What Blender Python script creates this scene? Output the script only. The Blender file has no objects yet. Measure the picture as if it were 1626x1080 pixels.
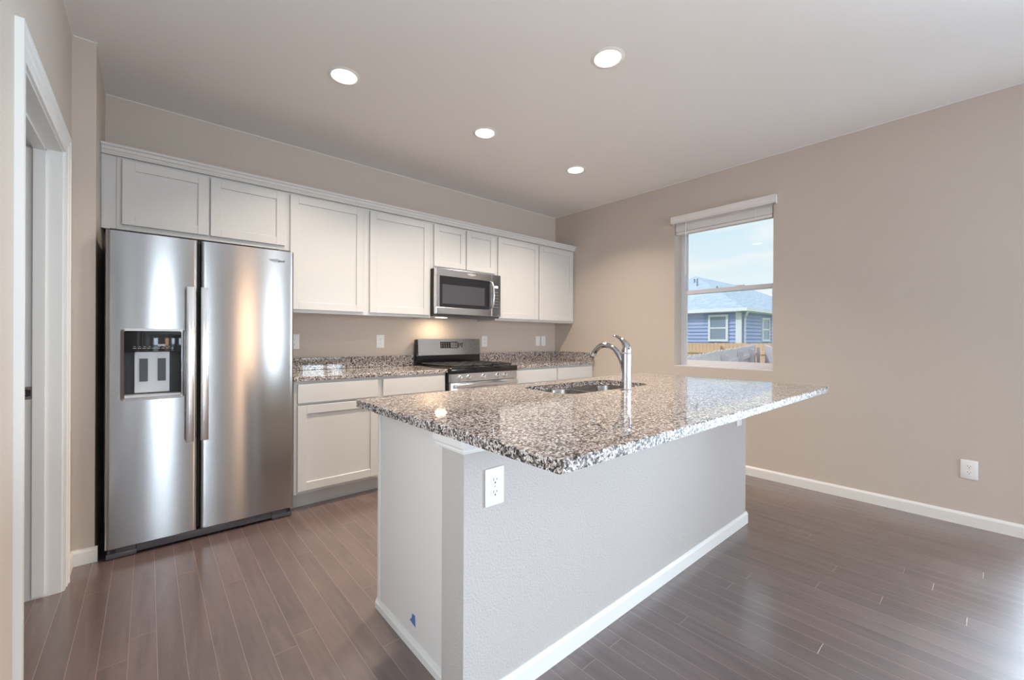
import bpy, bmesh, math, random
from mathutils import Vector, Matrix

random.seed(7)
PI = math.pi
scene = bpy.context.scene
COL = scene.collection

# ------------------------------------------------------------------ camera
FPX, YAW, HOR, ROLL, EYE = 666.0, math.radians(49.067), 537.4, math.radians(0.2288), 1.18
Fw = Vector((math.cos(YAW), math.sin(YAW), 0))
R0 = Vector((math.sin(YAW), -math.cos(YAW), 0))
U0 = Vector((0, 0, 1))
Rt = R0 * math.cos(ROLL) + U0 * math.sin(ROLL)
Up = U0 * math.cos(ROLL) - R0 * math.sin(ROLL)
cd = bpy.data.cameras.new('camera')
cam = bpy.data.objects.new('camera', cd)
COL.objects.link(cam)
cd.sensor_fit = 'HORIZONTAL'
cd.sensor_width = 36.0
cd.lens = FPX / 1626 * 36
cd.shift_y = -(540 - HOR) / 1626
cd.clip_start = 0.02
M = Matrix.Identity(4)
for i in range(3):
    M[i][0], M[i][1], M[i][2] = Rt[i], Up[i], -Fw[i]
M[2][3] = EYE
cam.matrix_world = M
scene.camera = cam

scene.view_settings.view_transform = 'Standard'
scene.view_settings.look = 'None'
scene.view_settings.exposure = 0.20
scene.view_settings.gamma = 1.0
scene.view_settings.use_curve_mapping = False


# ------------------------------------------------------------------ world: pale sky with low cloud
def make_world():
    w = bpy.data.worlds.new('sky')
    scene.world = w
    w.use_nodes = True
    nt = w.node_tree
    for n in list(nt.nodes):
        nt.nodes.remove(n)
    N = lambda t: nt.nodes.new(t)
    L = nt.links.new
    tc = N('ShaderNodeTexCoord')
    sep = N('ShaderNodeSeparateXYZ')
    L(tc.outputs['Generated'], sep.inputs[0])
    ramp = N('ShaderNodeValToRGB')
    e = ramp.color_ramp.elements
    e[0].position = 0.02; e[0].color = (0.96, 0.98, 1.0, 1)
    e[1].position = 0.26; e[1].color = (0.68, 0.88, 1.0, 1)
    ramp.color_ramp.elements.new(0.12).color = (0.86, 0.96, 1.0, 1)
    ramp.color_ramp.elements.new(0.42).color = (0.75, 0.92, 1.05, 1)
    ramp.color_ramp.elements.new(0.75).color = (1.9, 2.05, 2.2, 1)
    L(sep.outputs['Z'], ramp.inputs[0])
    mp = N('ShaderNodeMapping'); mp.inputs['Scale'].default_value = (2.2, 2.2, 9)
    L(tc.outputs['Generated'], mp.inputs[0])
    no = N('ShaderNodeTexNoise'); no.inputs['Scale'].default_value = 1.6; no.inputs['Detail'].default_value = 5
    L(mp.outputs[0], no.inputs['Vector'])
    cr = N('ShaderNodeValToRGB')
    cr.color_ramp.elements[0].position = 0.48; cr.color_ramp.elements[1].position = 0.66
    L(no.outputs[0], cr.inputs[0])
    mx = N('ShaderNodeMixRGB'); mx.blend_type = 'LIGHTEN'; mx.inputs[2].default_value = (1, 1, 1, 1)
    L(cr.outputs[0], mx.inputs[0]); L(ramp.outputs[0], mx.inputs[1])
    bg = N('ShaderNodeBackground'); bg.inputs['Strength'].default_value = 0.92
    L(mx.outputs[0], bg.inputs[0])
    out = N('ShaderNodeOutputWorld')
    L(bg.outputs[0], out.inputs[0])


make_world()


def add_light(name, kind, loc, rot, power, color, parent=None, **kw):
    ld = bpy.data.lights.new(name, kind)
    ld.energy = power
    ld.color = color
    for k, v in kw.items():
        setattr(ld, k, v)
    o = bpy.data.objects.new(name, ld)
    COL.objects.link(o)
    o.location = loc
    o.rotation_euler = rot
    if parent:
        o.parent = parent
    return o


add_light('sun', 'SUN', (0, 0, 8), Vector((0.62, -0.52, -0.60)).to_track_quat('-Z', 'Y').to_euler(), 1.5, (1, 0.97, 0.92), angle=0.02)
# area lamps standing in for daylight, outside unseen openings placed to light the kitchen
COOL = (0.80, 0.89, 1.0)
add_light('slider_daylight', 'AREA', (3.25, -3.62, 1.08), (PI / 2, 0, 0), 75, COOL, shape='RECTANGLE', size=1.0, size_y=2.0)
add_light('rear_door_daylight', 'AREA', (2.095, -3.62, 1.08), (PI / 2, 0, 0), 26, COOL, shape='RECTANGLE', size=0.36, size_y=1.95)
add_light('sidelight_daylight', 'AREA', (0.28, -3.62, 1.08), (PI / 2, 0, 0), 32, COOL, shape='RECTANGLE', size=0.44, size_y=1.95)
add_light('warm_streak_lamp', 'AREA', (1.44, -3.70, 1.02), (PI / 2, 0, 0), 14.0, (1.0, 0.60, 0.32), shape='RECTANGLE', size=0.40, size_y=2.0)  # added warm lamp, out of view, for the warm streak on the fridge
add_light('patio_daylight', 'AREA', (4.3, -1.1, 1.08), (PI / 2, 0, PI / 2), 300, (0.68, 0.83, 1.0), shape='RECTANGLE', size=1.75, size_y=1.95)
add_light('side_fill', 'AREA', (-0.55, 1.02, 1.08), (PI / 2, 0, -PI / 2), 15, (0.97, 0.98, 1.0), shape='RECTANGLE', size=1.15, size_y=1.95)  # added fill lamp outside a made-up side door, lifts the island end


# ------------------------------------------------------------------ materials
MATS = {}


def mat(name, color=(0.8, 0.8, 0.8), rough=0.5, metal=0.0, spec=0.5, **kw):
    m = bpy.data.materials.new(name)
    m.use_nodes = True
    b = m.node_tree.nodes['Principled BSDF']
    b.inputs['Base Color'].default_value = (*color, 1)
    b.inputs['Roughness'].default_value = rough
    b.inputs['Metallic'].default_value = metal
    b.inputs['Specular IOR Level'].default_value = spec
    for k, v in kw.items():
        b.inputs[k].default_value = v
    MATS[name] = m
    return m


def nodes_of(m):
    nt = m.node_tree
    return nt, nt.nodes['Principled BSDF'], nt.nodes.new, nt.links.new


def add_bump(m, scale, strength, distance=0.002, detail=3.0, stretch=(1, 1, 1), rough=0.5):
    nt, b, N, L = nodes_of(m)
    tc = N('ShaderNodeTexCoord')
    mp = N('ShaderNodeMapping'); mp.inputs['Scale'].default_value = stretch
    L(tc.outputs['Object'], mp.inputs[0])
    no = N('ShaderNodeTexNoise')
    no.inputs['Scale'].default_value = scale
    no.inputs['Detail'].default_value = detail
    no.inputs['Roughness'].default_value = rough
    L(mp.outputs[0], no.inputs['Vector'])
    bp = N('ShaderNodeBump')
    bp.inputs['Strength'].default_value = strength
    bp.inputs['Distance'].default_value = distance
    L(no.outputs[0], bp.inputs['Height'])
    L(bp.outputs[0], b.inputs['Normal'])


mat('wall_paint', (0.585, 0.515, 0.455), 0.55, spec=0.3)
add_bump(MATS['wall_paint'], 120, 0.55, 0.0025)
mat('ceiling_paint', (0.82, 0.79, 0.77), 0.6, spec=0.3)
add_bump(MATS['ceiling_paint'], 110, 0.3, 0.002)
mat('knee_wall_paint', (0.51, 0.475, 0.455), 0.5, spec=0.3)
add_bump(MATS['knee_wall_paint'], 150, 0.8, 0.003)
mat('trim_white', (0.80, 0.79, 0.77), 0.35)
mat('cabinet_white', (0.63, 0.622, 0.61), 0.32)
mat('panel_white', (0.76, 0.73, 0.71), 0.4)
mat('plastic_white', (0.85, 0.85, 0.85), 0.3)
mat('vinyl_white', (0.78, 0.78, 0.82), 0.35)
mat('blind_white', (0.82, 0.78, 0.76), 0.45)
mat('dark_slot', (0.02, 0.02, 0.02), 0.6)
mat('black_enamel', (0.012, 0.012, 0.013), 0.12)
mat('black_plastic', (0.02, 0.02, 0.022), 0.35)
mat('black_gloss', (0.02, 0.021, 0.025), 0.06)
mat('cast_iron', (0.025, 0.025, 0.027), 0.45)
mat('dark_grey_plastic', (0.10, 0.10, 0.115), 0.4)
mat('mesh_grey', (0.07, 0.072, 0.085), 0.12)
mat('case_grey', (0.03, 0.03, 0.034), 0.5)
mat('silver_plastic', (0.52, 0.53, 0.55), 0.35, metal=0.3)
mat('paddle_grey', (0.055, 0.058, 0.068), 0.35)
mat('chrome', (0.55, 0.555, 0.57), 0.07, metal=1)
mat('nickel', (0.23, 0.21, 0.20), 0.35, metal=0.9)
mat('sink_steel', (0.42, 0.40, 0.385), 0.2, metal=1)
mat('logo_dark', (0.05, 0.05, 0.055), 0.4)
mat('logo_light', (0.85, 0.85, 0.86), 0.3)
mat('tape_blue', (0.10, 0.17, 0.42), 0.6)
mat('marking_grey', (0.45, 0.46, 0.48), 0.5)
mat('house_siding', (0.36, 0.44, 0.68), 0.7)
mat('house_trim', (0.75, 0.80, 0.84), 0.6)
mat('house_glass', (0.25, 0.33, 0.42), 0.1)
mat('vent_grey', (0.20, 0.22, 0.26), 0.6)
mat('cedar', (0.62, 0.42, 0.28), 0.8)
mat('grey_wood', (0.55, 0.50, 0.54), 0.85)
mat('lawn', (0.20, 0.24, 0.10), 0.9)
add_bump(MATS['lawn'], 40, 1.0, 0.03)


def steel(name, color, rough, aniso):
    m = mat(name, color, rough, metal=1)
    nt, b, N, L = nodes_of(m)
    b.inputs['Anisotropic'].default_value = aniso
    b.inputs['Anisotropic Rotation'].default_value = 0.25
    tg = N('ShaderNodeTangent'); tg.direction_type = 'RADIAL'; tg.axis = 'Z'
    L(tg.outputs[0], b.inputs['Tangent'])
    return m


steel('stainless', (0.43, 0.427, 0.432), 0.19, 0.9)
steel('stainless_plain', (0.80, 0.80, 0.81), 0.20, 0.5)


def granite(name, rough, spec):
    m = mat(name, (0.6, 0.58, 0.56), rough, spec=spec)
    nt, b, N, L = nodes_of(m)
    tc = N('ShaderNodeTexCoord')
    nz = N('ShaderNodeTexNoise'); nz.inputs['Scale'].default_value = 90; nz.inputs['Detail'].default_value = 2
    L(tc.outputs['Object'], nz.inputs['Vector'])
    ad = N('ShaderNodeVectorMath'); ad.operation = 'MULTIPLY_ADD'
    ad.inputs[1].default_value = (0.010, 0.010, 0.010)
    L(nz.outputs['Color'], ad.inputs[0]); L(tc.outputs['Object'], ad.inputs[2])
    v1 = N('ShaderNodeTexVoronoi'); v1.inputs['Scale'].default_value = 175
    L(ad.outputs[0], v1.inputs['Vector'])
    s1 = N('ShaderNodeSeparateColor'); L(v1.outputs['Color'], s1.inputs[0])
    r1 = N('ShaderNodeValToRGB'); r1.color_ramp.interpolation = 'CONSTANT'
    els = r1.color_ramp.elements
    els[0].position = 0; els[0].color = (0.022, 0.020, 0.020, 1)
    els[1].position = 0.20; els[1].color = (0.12, 0.105, 0.10, 1)
    for p, c in ((0.36, (0.27, 0.22, 0.205)), (0.50, (0.48, 0.40, 0.375)), (0.70, (0.64, 0.57, 0.545)), (0.86, (0.78, 0.76, 0.73))):
        els.new(p).color = (*c, 1)
    L(s1.outputs[0], r1.inputs[0])
    v2 = N('ShaderNodeTexVoronoi'); v2.inputs['Scale'].default_value = 420
    L(ad.outputs[0], v2.inputs['Vector'])
    s2 = N('ShaderNodeSeparateColor'); L(v2.outputs['Color'], s2.inputs[0])
    r2 = N('ShaderNodeValToRGB'); r2.color_ramp.interpolation = 'CONSTANT'
    r2.color_ramp.elements[0].color = (1, 1, 1, 1)
    r2.color_ramp.elements[1].position = 0.86; r2.color_ramp.elements[1].color = (0, 0, 0, 1)
    L(s2.outputs[1], r2.inputs[0])
    mx = N('ShaderNodeMixRGB'); mx.blend_type = 'MULTIPLY'; mx.inputs[0].default_value = 0.75
    L(r1.outputs[0], mx.inputs[1]); L(r2.outputs[0], mx.inputs[2])
    L(mx.outputs[0], b.inputs['Base Color'])


granite('granite', 0.05, 0.85)
granite('granite_edge', 0.45, 0.3)


def wood_floor():
    m = mat('plank_floor', (0.08, 0.045, 0.037), 0.28, spec=1.0, **{'Coat Weight': 1.0, 'Coat Roughness': 0.17, 'Coat IOR': 1.55})
    nt, b, N, L = nodes_of(m)

    def math_(op, a, bb=None, c=None):
        n = N('ShaderNodeMath'); n.operation = op
        for i, v in enumerate((a, bb, c)):
            if v is None:
                continue
            if isinstance(v, (int, float)):
                n.inputs[i].default_value = v
            else:
                L(v, n.inputs[i])
        return n.outputs[0]
    tc = N('ShaderNodeTexCoord')
    sp = N('ShaderNodeSeparateXYZ'); L(tc.outputs['Object'], sp.inputs[0])
    W = 0.0815
    u = math_('DIVIDE', math_('ADD', sp.outputs[0], -0.029 + W * 40), W)
    iu = math_('FLOOR', u)
    fu = math_('FRACT', u)
    wn = N('ShaderNodeTexWhiteNoise'); wn.noise_dimensions = '1D'
    L(iu, wn.inputs['W'])
    v = math_('ADD', math_('DIVIDE', sp.outputs[1], 1.7), math_('MULTIPLY', wn.outputs['Value'], 7.3))
    iv = math_('FLOOR', v)
    fv = math_('FRACT', v)
    cv = N('ShaderNodeCombineXYZ'); L(iu, cv.inputs[0]); L(iv, cv.inputs[1])
    w2 = N('ShaderNodeTexWhiteNoise'); w2.noise_dimensions = '2D'; L(cv.outputs[0], w2.inputs['Vector'])
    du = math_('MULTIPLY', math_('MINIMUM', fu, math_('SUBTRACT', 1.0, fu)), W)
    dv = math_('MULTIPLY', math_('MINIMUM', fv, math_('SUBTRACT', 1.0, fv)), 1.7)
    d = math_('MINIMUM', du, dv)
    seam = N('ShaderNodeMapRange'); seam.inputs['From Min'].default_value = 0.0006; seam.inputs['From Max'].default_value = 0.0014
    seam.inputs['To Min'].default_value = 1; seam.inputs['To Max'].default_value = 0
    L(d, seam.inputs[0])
    # grain: noise stretched along the plank, shifted per plank
    mp = N('ShaderNodeCombineXYZ')
    L(math_('ADD', math_('MULTIPLY', sp.outputs[0], 22.0), math_('MULTIPLY', w2.outputs['Value'], 37.0)), mp.inputs[0])
    L(math_('ADD', math_('MULTIPLY', sp.outputs[1], 2.2), math_('MULTIPLY', w2.outputs['Value'], 91.0)), mp.inputs[1])
    gn = N('ShaderNodeTexNoise'); gn.inputs['Scale'].default_value = 1.0; gn.inputs['Detail'].default_value = 6
    gn.inputs['Roughness'].default_value = 0.62; gn.inputs['Distortion'].default_value = 0.9
    L(mp.outputs[0], gn.inputs['Vector'])
    cr = N('ShaderNodeValToRGB')
    e = cr.color_ramp.elements
    e[0].position = 0.3; e[0].color = (0.098, 0.065, 0.060, 1)
    e[1].position = 0.72; e[1].color = (0.165, 0.109, 0.099, 1)
    L(gn.outputs[0], cr.inputs[0])
    hs = N('ShaderNodeHueSaturation')
    L(math_('ADD', 0.90, math_('MULTIPLY', w2.outputs['Value'], 0.22)), hs.inputs['Value'])
    L(cr.outputs[0], hs.inputs['Color'])
    mx = N('ShaderNodeMixRGB'); mx.inputs[2].default_value = (0.30, 0.21, 0.185, 1)  # paler seam colour paints in the light their bevels catch
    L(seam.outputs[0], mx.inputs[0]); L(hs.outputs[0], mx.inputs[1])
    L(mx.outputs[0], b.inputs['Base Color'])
    # wear blotches on the polish
    bl = N('ShaderNodeTexNoise'); bl.inputs['Scale'].default_value = 2.3; bl.inputs['Detail'].default_value = 4
    L(tc.outputs['Object'], bl.inputs['Vector'])
    rr = N('ShaderNodeMapRange'); rr.inputs['From Min'].default_value = 0.3; rr.inputs['From Max'].default_value = 0.7
    rr.inputs['To Min'].default_value = 0.34; rr.inputs['To Max'].default_value = 0.52
    L(bl.outputs[0], rr.inputs[0]); L(rr.outputs[0], b.inputs['Roughness'])
    hh = math_('ADD', math_('MULTIPLY', gn.outputs[0], 0.35), math_('MULTIPLY', seam.outputs[0], -1.0))
    bp = N('ShaderNodeBump'); bp.inputs['Strength'].default_value = 0.5; bp.inputs['Distance'].default_value = 0.0015
    L(hh, bp.inputs['Height']); L(bp.outputs[0], b.inputs['Normal'])


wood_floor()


def shingles(name, c0, c1):
    m = mat(name, c0, 0.9)
    nt, b, N, L = nodes_of(m)
    tc = N('ShaderNodeTexCoord')
    no = N('ShaderNodeTexNoise'); no.inputs['Scale'].default_value = 3.0; no.inputs['Detail'].default_value = 6; no.inputs['Roughness'].default_value = 0.75
    mp = N('ShaderNodeMapping'); mp.inputs['Scale'].default_value = (1, 1, 5)
    L(tc.outputs['Object'], mp.inputs[0]); L(mp.outputs[0], no.inputs['Vector'])
    cr = N('ShaderNodeValToRGB')
    cr.color_ramp.elements[0].position = 0.38; cr.color_ramp.elements[0].color = (*c0, 1)
    cr.color_ramp.elements[1].position = 0.62; cr.color_ramp.elements[1].color = (*c1, 1)
    L(no.outputs[0], cr.inputs[0]); L(cr.outputs[0], b.inputs['Base Color'])


shingles('roof_shingles', (0.27, 0.34, 0.45), (0.40, 0.48, 0.56))


def glass():
    m = bpy.data.materials.new('window_glass'); MATS['window_glass'] = m
    m.use_nodes = True
    nt = m.node_tree
    for n in list(nt.nodes):
        nt.nodes.remove(n)
    N, L = nt.nodes.new, nt.links.new
    fr = N('ShaderNodeFresnel'); fr.inputs[0].default_value = 1.5
    tr = N('ShaderNodeBsdfTransparent'); tr.inputs[0].default_value = (0.96, 0.98, 0.98, 1)
    gl = N('ShaderNodeBsdfGlossy'); gl.inputs['Roughness'].default_value = 0.0
    mx = N('ShaderNodeMixShader'); out = N('ShaderNodeOutputMaterial')
    L(fr.outputs[0], mx.inputs[0]); L(tr.outputs[0], mx.inputs[1]); L(gl.outputs[0], mx.inputs[2])
    L(mx.outputs[0], out.inputs[0])


glass()


def emitter(name, color, strength):
    m = mat(name, color, 0.4)
    b = m.node_tree.nodes['Principled BSDF']
    b.inputs['Emission Color'].default_value = (*color, 1)
    b.inputs['Emission Strength'].default_value = strength


emitter('lamp_lens', (1.0, 0.92, 0.80), 6.0)
emitter('clock_glow', (0.7, 0.85, 1.0), 1.2)


# ------------------------------------------------------------------ mesh helpers
class MB:
    """Collects shapes and links them as one mesh object."""

    def __init__(s):
        s.bm = bmesh.new()
        s.mi = 0

    def _new(s, verts, faces):
        vs = [s.bm.verts.new(v) for v in verts]
        out = []
        for f in faces:
            try:
                fc = s.bm.faces.new([vs[i] for i in f])
                fc.material_index = s.mi
                out.append(fc)
            except ValueError:
                pass
        return vs, out

    def box(s, x0, y0, z0, x1, y1, z1, bev=0.0, seg=2):
        if x0 > x1: x0, x1 = x1, x0
        if y0 > y1: y0, y1 = y1, y0
        if z0 > z1: z0, z1 = z1, z0
        v = [(x0, y0, z0), (x1, y0, z0), (x1, y1, z0), (x0, y1, z0), (x0, y0, z1), (x1, y0, z1), (x1, y1, z1), (x0, y1, z1)]
        f = [(0, 3, 2, 1), (4, 5, 6, 7), (0, 1, 5, 4), (1, 2, 6, 5), (2, 3, 7, 6), (3, 0, 4, 7)]
        vs, fs = s._new(v, f)
        if bev > 0:
            es = list({e for fc in fs for e in fc.edges})
            r = bmesh.ops.bevel(s.bm, geom=es, offset=bev, segments=seg, affect='EDGES', profile=0.5)
            for fc in r['faces']:
                fc.material_index = s.mi
        return s

    def prism(s, poly, axis, lo, hi):
        """poly: 2D points; axis 'x': (y,z), 'y': (x,z), 'z': (x,y)."""
        def P(p, t):
            return {'x': (t, p[0], p[1]), 'y': (p[0], t, p[1]), 'z': (p[0], p[1], t)}[axis]
        n = len(poly)
        v = [P(p, lo) for p in poly] + [P(p, hi) for p in poly]
        f = [tuple(range(n))[::-1], tuple(range(n, 2 * n))] + [(i, (i + 1) % n, n + (i + 1) % n, n + i) for i in range(n)]
        s._new(v, f)
        return s

    def tube(s, pts, radii, seg=20, flat=1.0, cap=True):
        pts = [Vector(p) for p in pts]
        if isinstance(radii, (int, float)):
            radii = [radii] * len(pts)
        rings = []
        up = None
        for i, p in enumerate(pts):
            t = (pts[min(i + 1, len(pts) - 1)] - pts[max(i - 1, 0)]).normalized()
            if up is None:
                up = Vector((0, 0, 1)) if abs(t.z) < 0.9 else Vector((1, 0, 0))
            a = t.cross(up).normalized()
            bvec = a.cross(t).normalized()
            up = bvec
            rings.append([s.bm.verts.new(p + a * math.cos(2 * PI * k / seg) * radii[i] + bvec * math.sin(2 * PI * k / seg) * radii[i] * flat) for k in range(seg)])
        for r0, r1 in zip(rings, rings[1:]):
            for k in range(seg):
                s.bm.faces.new((r0[k], r0[(k + 1) % seg], r1[(k + 1) % seg], r1[k])).material_index = s.mi
        if cap:
            s.bm.faces.new(rings[0][::-1]).material_index = s.mi
            s.bm.faces.new(rings[-1]).material_index = s.mi
        return s

    def lathe(s, c, prof, axis='z', seg=32):
        """prof: list of (radius, height along axis) from c."""
        def P(r, h, a):
            x, y = r * math.cos(a), r * math.sin(a)
            return {'z': (c[0] + x, c[1] + y, c[2] + h), 'y': (c[0] + x, c[1] + h, c[2] + y), 'x': (c[0] + h, c[1] + x, c[2] + y)}[axis]
        rings = [[s.bm.verts.new(P(max(r, 1e-5), h, 2 * PI * k / seg)) for k in range(seg)] for r, h in prof]
        for r0, r1 in zip(rings, rings[1:]):
            for k in range(seg):
                s.bm.faces.new((r0[k], r0[(k + 1) % seg], r1[(k + 1) % seg], r1[k])).material_index = s.mi
        s.bm.faces.new(rings[0][::-1]).material_index = s.mi
        s.bm.faces.new(rings[-1]).material_index = s.mi
        return s

    def slab(s, outer, holes, z0, z1, ease=0.0, edge_mi=0):
        """horizontal slab with vertical sides and holes (lists of (x,y))."""
        def loop(pts, z):
            return [s.bm.verts.new((p[0], p[1], z)) for p in pts]
        def edges(vs):
            return [s.bm.edges.new((vs[i], vs[(i + 1) % len(vs)])) for i in range(len(vs))]
        def inset(pts, d):
            out = []
            n = len(pts)
            for i in range(n):
                p0, p1, p2 = Vector(pts[i - 1]), Vector(pts[i]), Vector(pts[(i + 1) % n])
                t = (p2 - p0).normalized()
                out.append((p1.x - t.y * d, p1.y + t.x * d))
            return out
        fs = []
        tops, mids, bots = [], [], []
        for i, pl in enumerate([outer] + holes):
            pin = inset(pl, ease) if ease else pl
            tops.append(loop(pin, z1))
            mids.append(loop(pl, z1 - ease))
            bots.append(loop(pl, z0))
        for L3 in (tops, bots):
            es = [e for vs in L3 for e in edges(vs)]
            r = bmesh.ops.triangle_fill(s.bm, use_beauty=True, use_dissolve=False, edges=es)
        for t, m_, b_ in zip(tops, mids, bots):
            n = len(t)
            for a, bb in ((t, m_), (m_, b_)):
                for i in range(n):
                    s.bm.faces.new((a[i], a[(i + 1) % n], bb[(i + 1) % n], bb[i])).material_index = edge_mi
        return s

    def build(s, name, mats, parent=None, smooth=False, angle=35, recalc=True):
        if recalc:
            bmesh.ops.recalc_face_normals(s.bm, faces=s.bm.faces)
        me = bpy.data.meshes.new(name)
        s.bm.to_mesh(me)
        s.bm.free()
        if isinstance(mats, str):
            mats = [mats]
        for mm in mats:
            me.materials.append(MATS[mm])
        if smooth:
            for p in me.polygons:
                p.use_smooth = True
            me.set_sharp_from_angle(angle=math.radians(angle))
        off = Vector((0, 0, 0))
        q = parent
        while q is not None:
            off += q.location
            q = q.parent
        if off.length > 0:
            me.transform(Matrix.Translation(-off))
        o = bpy.data.objects.new(name, me)
        COL.objects.link(o)
        if parent is not None:
            o.parent = parent
        return o


def tag(o, label, cat, group=None, kind=None):
    o['label'] = label
    o['category'] = cat
    if group: o['group'] = group
    if kind: o['kind'] = kind
    return o


def thing(name, label, cat, loc=(0, 0, 0), group=None):
    o = bpy.data.objects.new(name, None)
    COL.objects.link(o)
    o.empty_display_size = 0.1
    o.location = loc
    return tag(o, label, cat, group)


def struct(o):
    o['kind'] = 'structure'
    return o


def copy_tree(o, parent=None):
    c = o.copy()
    COL.objects.link(c)
    c.parent = parent
    for ch in list(o.children):
        copy_tree(ch, c)
    return c


def rrect(x0, y0, x1, y1, r, n=8):
    pts = []
    for cx, cy, a0 in ((x1 - r, y1 - r, 0), (x0 + r, y1 - r, PI / 2), (x0 + r, y0 + r, PI), (x1 - r, y0 + r, 1.5 * PI)):
        for k in range(n + 1):
            a = a0 + PI / 2 * k / n
            pts.append((cx + r * math.cos(a), cy + r * math.sin(a)))
    return pts


def text_part(name, body, size, loc, rot, m, parent, extrude=0.0006, shear=0.0):
    cu = bpy.data.curves.new(name, 'FONT')
    cu.body = body
    cu.size = size
    cu.extrude = extrude
    cu.shear = shear
    cu.align_x = 'CENTER'
    cu.align_y = 'CENTER'
    tmp = bpy.data.objects.new(name + '_tmp', cu)
    COL.objects.link(tmp)
    dg = bpy.context.evaluated_depsgraph_get()
    me = bpy.data.meshes.new_from_object(tmp.evaluated_get(dg))
    bpy.data.objects.remove(tmp)
    me.materials.clear()
    me.materials.append(MATS[m])
    Rm = rot.to_matrix().to_4x4() if hasattr(rot, 'to_matrix') else Matrix.Identity(4)
    off = Vector((0, 0, 0))
    q = parent
    while q is not None:
        off += q.location
        q = q.parent
    me.transform(Matrix.Translation(Vector(loc) - off) @ Rm)
    o = bpy.data.objects.new(name, me)
    COL.objects.link(o)
    o.parent = parent
    return o


from mathutils import Euler
FACE_FRONT = Euler((PI / 2, 0, 0))       # reads from -Y

# ------------------------------------------------------------------ the room
XL, XR, YB, YF, ZC = -0.300, 3.9465, 3.709, -3.40, 2.723
XN, YN = -0.210, 3.100                   # the pantry nib beside the fridge

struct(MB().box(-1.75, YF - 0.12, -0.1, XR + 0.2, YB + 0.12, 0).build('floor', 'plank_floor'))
struct(MB().box(-1.75, YF - 0.12, ZC, XR + 0.2, YB + 0.12, ZC + 0.12).build('ceiling', 'ceiling_paint'))
struct(MB().box(XN, YB, 0, XR, YB + 0.12, ZC).build('wall_back', 'wall_paint'))
struct(MB().box(XL - 0.125, YN, 0, XN, YB + 0.12, ZC).build('wall_pantry', 'wall_paint'))
DY0, DY1, DZ = 1.990, 2.822, 2.030       # the door opening in the left wall
HY0, HY1 = 0.38, 1.66                   # added glazed side door out of view, opened for the fill lamp
struct(MB().box(XL - 0.125, YF, 0, XL, HY0, ZC).box(XL - 0.125, HY0, 2.08, XL, HY1, ZC).box(XL - 0.125, HY1, 0, XL, DY0 - 0.02, ZC).box(XL - 0.125, DY1 + 0.02, 0, XL, YN, ZC)
       .box(XL - 0.125, DY0 - 0.02, DZ + 0.02, XL, DY1 + 0.02, ZC).build('wall_left', 'wall_paint'))
WY0, WY1, WZ0, WZ1 = 1.220, 2.090, 0.915, 2.345     # kitchen window opening
VY0, VY1, VZ0, VZ1 = -2.05, -0.17, 0.0, 2.08       # dining window opening
w = MB()
X2 = XR + 0.2
for y0, y1, z0, z1 in ((YF - 0.12, VY0, 0, ZC), (VY0, VY1, 0, VZ0), (VY0, VY1, VZ1, ZC), (VY1, WY0, 0, ZC),
                       (WY0, WY1, 0, WZ0), (WY0, WY1, WZ1, ZC), (WY1, YB + 0.12, 0, ZC)):
    w.box(XR, y0, z0, X2, y1, z1)
struct(w.build('wall_right', 'wall_paint'))
SX0, SX1, SZ1 = 2.72, 3.78, 2.08
LX0, LX1 = 1.24, 1.64                               # added doorway, unseen, for the warm lamp that streaks the fridge
QX0, QX1 = 1.89, 2.30                               # narrow rear window                    # sliding door opening behind the camera
TX0, TX1, TZ0, TZ1 = 0.03, 0.53, 0.06, 2.08         # narrow sidelight
w = MB()
for x0, x1, z0, z1 in ((XL - 0.125, TX0, 0, ZC), (TX0, TX1, 0, TZ0), (TX0, TX1, TZ1, ZC), (TX1, LX0, 0, ZC), (LX0, LX1, 2.05, ZC), (LX1, QX0, 0, ZC), (QX0, QX1, 0, TZ0), (QX0, QX1, TZ1, ZC), (QX1, SX0, 0, ZC), (SX0, SX1, SZ1, ZC), (SX1, XR, 0, ZC)):
    w.box(x0, YF - 0.12, z0, x1, YF, z1)
struct(w.build('wall_front', 'wall_paint'))
struct(MB().box(-1.75, 1.2, 0, -1.65, 3.4, ZC).box(-1.65, 1.2, 0, XL - 0.125, 1.3, ZC).box(-1.65, 3.3, 0, XL - 0.125, 3.4, ZC)
       .build('wall_hall', 'wall_paint'))

# thin pale strip where walls meet the ceiling
b = 0.0045
struct(MB().box(XN, YB - b, ZC - b, XR, YB, ZC).box(XN, YN, ZC - b, XN + b, YB - b, ZC).box(XL, YN - b, ZC - b, XN + b, YN, ZC)
       .box(XL, YF, ZC - b, XL + b, YN - b, ZC).box(XR - b, YF, ZC - b, XR, YB - b, ZC).build('trim_1', 'trim_white'))


def base_profile(h, t):
    return [(0, 0), (t, 0), (t, h * 0.80), (t * 0.75, h * 0.90), (t * 0.45, h * 0.95), (t * 0.35, h), (0, h)]


BH = 0.080
struct(MB().prism([(XR - p[0], p[1]) for p in base_profile(BH, 0.013)], 'y', VY1, 3.10).build('baseboard_right', 'trim_white'))
struct(MB().prism([(YN - p[0], p[1]) for p in base_profile(BH, 0.013)], 'x', XL, XN + 0.012).build('baseboard_pantry', 'trim_white'))
struct(MB().prism([(XL + p[0], p[1]) for p in base_profile(BH, 0.013)], 'y', 2.925, YN - 0.013)
       .prism([(XL + p[0], p[1]) for p in base_profile(BH, 0.013)], 'y', HY1, DY0 - 0.105).build('baseboard_left', 'trim_white'))

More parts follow.
